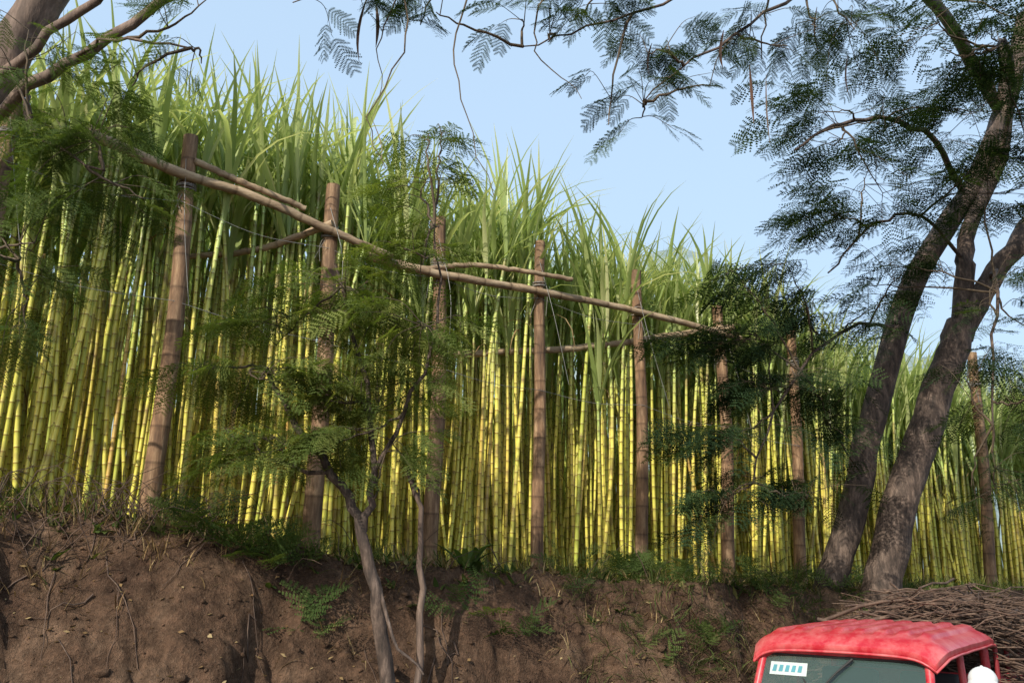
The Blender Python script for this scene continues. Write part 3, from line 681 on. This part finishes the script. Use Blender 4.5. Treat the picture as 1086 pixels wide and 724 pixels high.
skin("neck",[(0,0,1.38,.055),(0,.01,1.47,.05),(0,.015,1.52,.05)],[(0,1),(1,2)],M['skin'])
def blob(mb,c,r,mi=0,nu=20,nv_=14,f=None):
    V=[];
    for a in np.linspace(-math.pi/2,math.pi/2,nv_):
        for t_ in np.arange(nu)/nu*2*math.pi:
            p=np.array([math.cos(a)*math.cos(t_),math.cos(a)*math.sin(t_),math.sin(a)])
            if f: p=f(p)
            V.append(np.array(c)+p*np.array(r))
    F=[[i_*nu+j_,i_*nu+(j_+1)%nu,(i_+1)*nu+(j_+1)%nu,(i_+1)*nu+j_] for i_ in range(nv_-1) for j_ in range(nu)]
    mb.add(V,F,mi=mi)
mb=MB()
def hf_(p):
    p=p.copy()
    if p[2]<0: p[0]*=1+.28*p[2];p[1]=p[1]*(1+.12*p[2])+.08*-p[2]
    return p
blob(mb,(0,.02,1.595),(.076,.098,.118),0,f=hf_)
skinv=lambda c,r,mi=0:blob(mb,c,r,mi,10,8)
skinv((0,.122,1.578),(.014,.02,.026));skinv((-.077,.015,1.585),(.012,.022,.032));skinv((.077,.015,1.585),(.012,.022,.032))
skinv((0,.106,1.535),(.026,.012,.007),3)
for sx in(-1,1): skinv((sx*.03,.105,1.605),(.013,.009,.008),1);skinv((sx*.03,.112,1.605),(.006,.005,.006),2);skinv((sx*.03,.108,1.627),(.018,.008,.004),2)
blob(mb,(0,.0,1.62),(.081,.098,.085),2)
M['lip']=plain("lips",(.25,.1,.08),.5);M['eye']=plain("eye_white",(.75,.73,.7),.3)
mb.build("head",[M['skin'],M['eye'],M['hair'],M['lip']],pe)
mb=MB();blob(mb,(0,.012,1.64),(.094,.112,.09),0,28,16,f=lambda p:np.array([p[0],p[1],max(p[2],-.15)]))
V=[];
for i_ in range(5):
    for j_ in range(15):
        a=math.radians(20+140*j_/14);r=1+.75*i_/4*math.sin(a)**.6
        V.append([.09*math.cos(a)*(1+.05*i_),.012+.105*math.sin(a)*r,1.645-.006*i_+.012*math.sin(a)-.012*abs(math.cos(a))*i_/2])
mb.add(V,[[i_*15+j_,i_*15+j_+1,(i_+1)*15+j_+1,(i_+1)*15+j_] for i_ in range(4) for j_ in range(14)])
blob(mb,(0,.012,1.731),(.01,.01,.006),0,8,6)
mb.build("white_cap",M['white'],pe)
# ------------------------------------------------------------------ light, sky, camera
ts=Vector((-.38,-.70,.52)).normalized()
L=bpy.data.lights.new("sun",'SUN');L.energy=5.;L.angle=math.radians(.5);L.color=(1,.94,.82)
so=bpy.data.objects.new("sun",L);scene.collection.objects.link(so);so.rotation_euler=(-ts).to_track_quat('-Z','Y').to_euler()
w=bpy.data.worlds.new("World");scene.world=w;w.use_nodes=True;nt=w.node_tree
sk=nt.nodes.new("ShaderNodeTexSky");sk.sky_type='NISHITA';sk.sun_disc=False;sk.sun_elevation=math.asin(ts.z);sk.sun_rotation=math.atan2(ts.x,ts.y)%(2*math.pi)
sk.dust_density=4.;sk.air_density=1.;sk.ozone_density=1.
bg=nt.nodes["Background"]
hz=mixc(nt,.62,sk.outputs[0],(5.2,7.0,9.0))
nt.links.new(hz,bg.inputs[0]);bg.inputs[1].default_value=.15
cam=bpy.data.cameras.new("camera");co=bpy.data.objects.new("camera",cam);scene.collection.objects.link(co)
co.location=(0,0,2.4);co.rotation_euler=(math.radians(90+14.18),0,0);cam.sensor_width=36;cam.lens=31.16;cam.clip_end=6000;scene.camera=co
scene.view_settings.view_transform='Standard';scene.view_settings.look='None';scene.view_settings.exposure=0
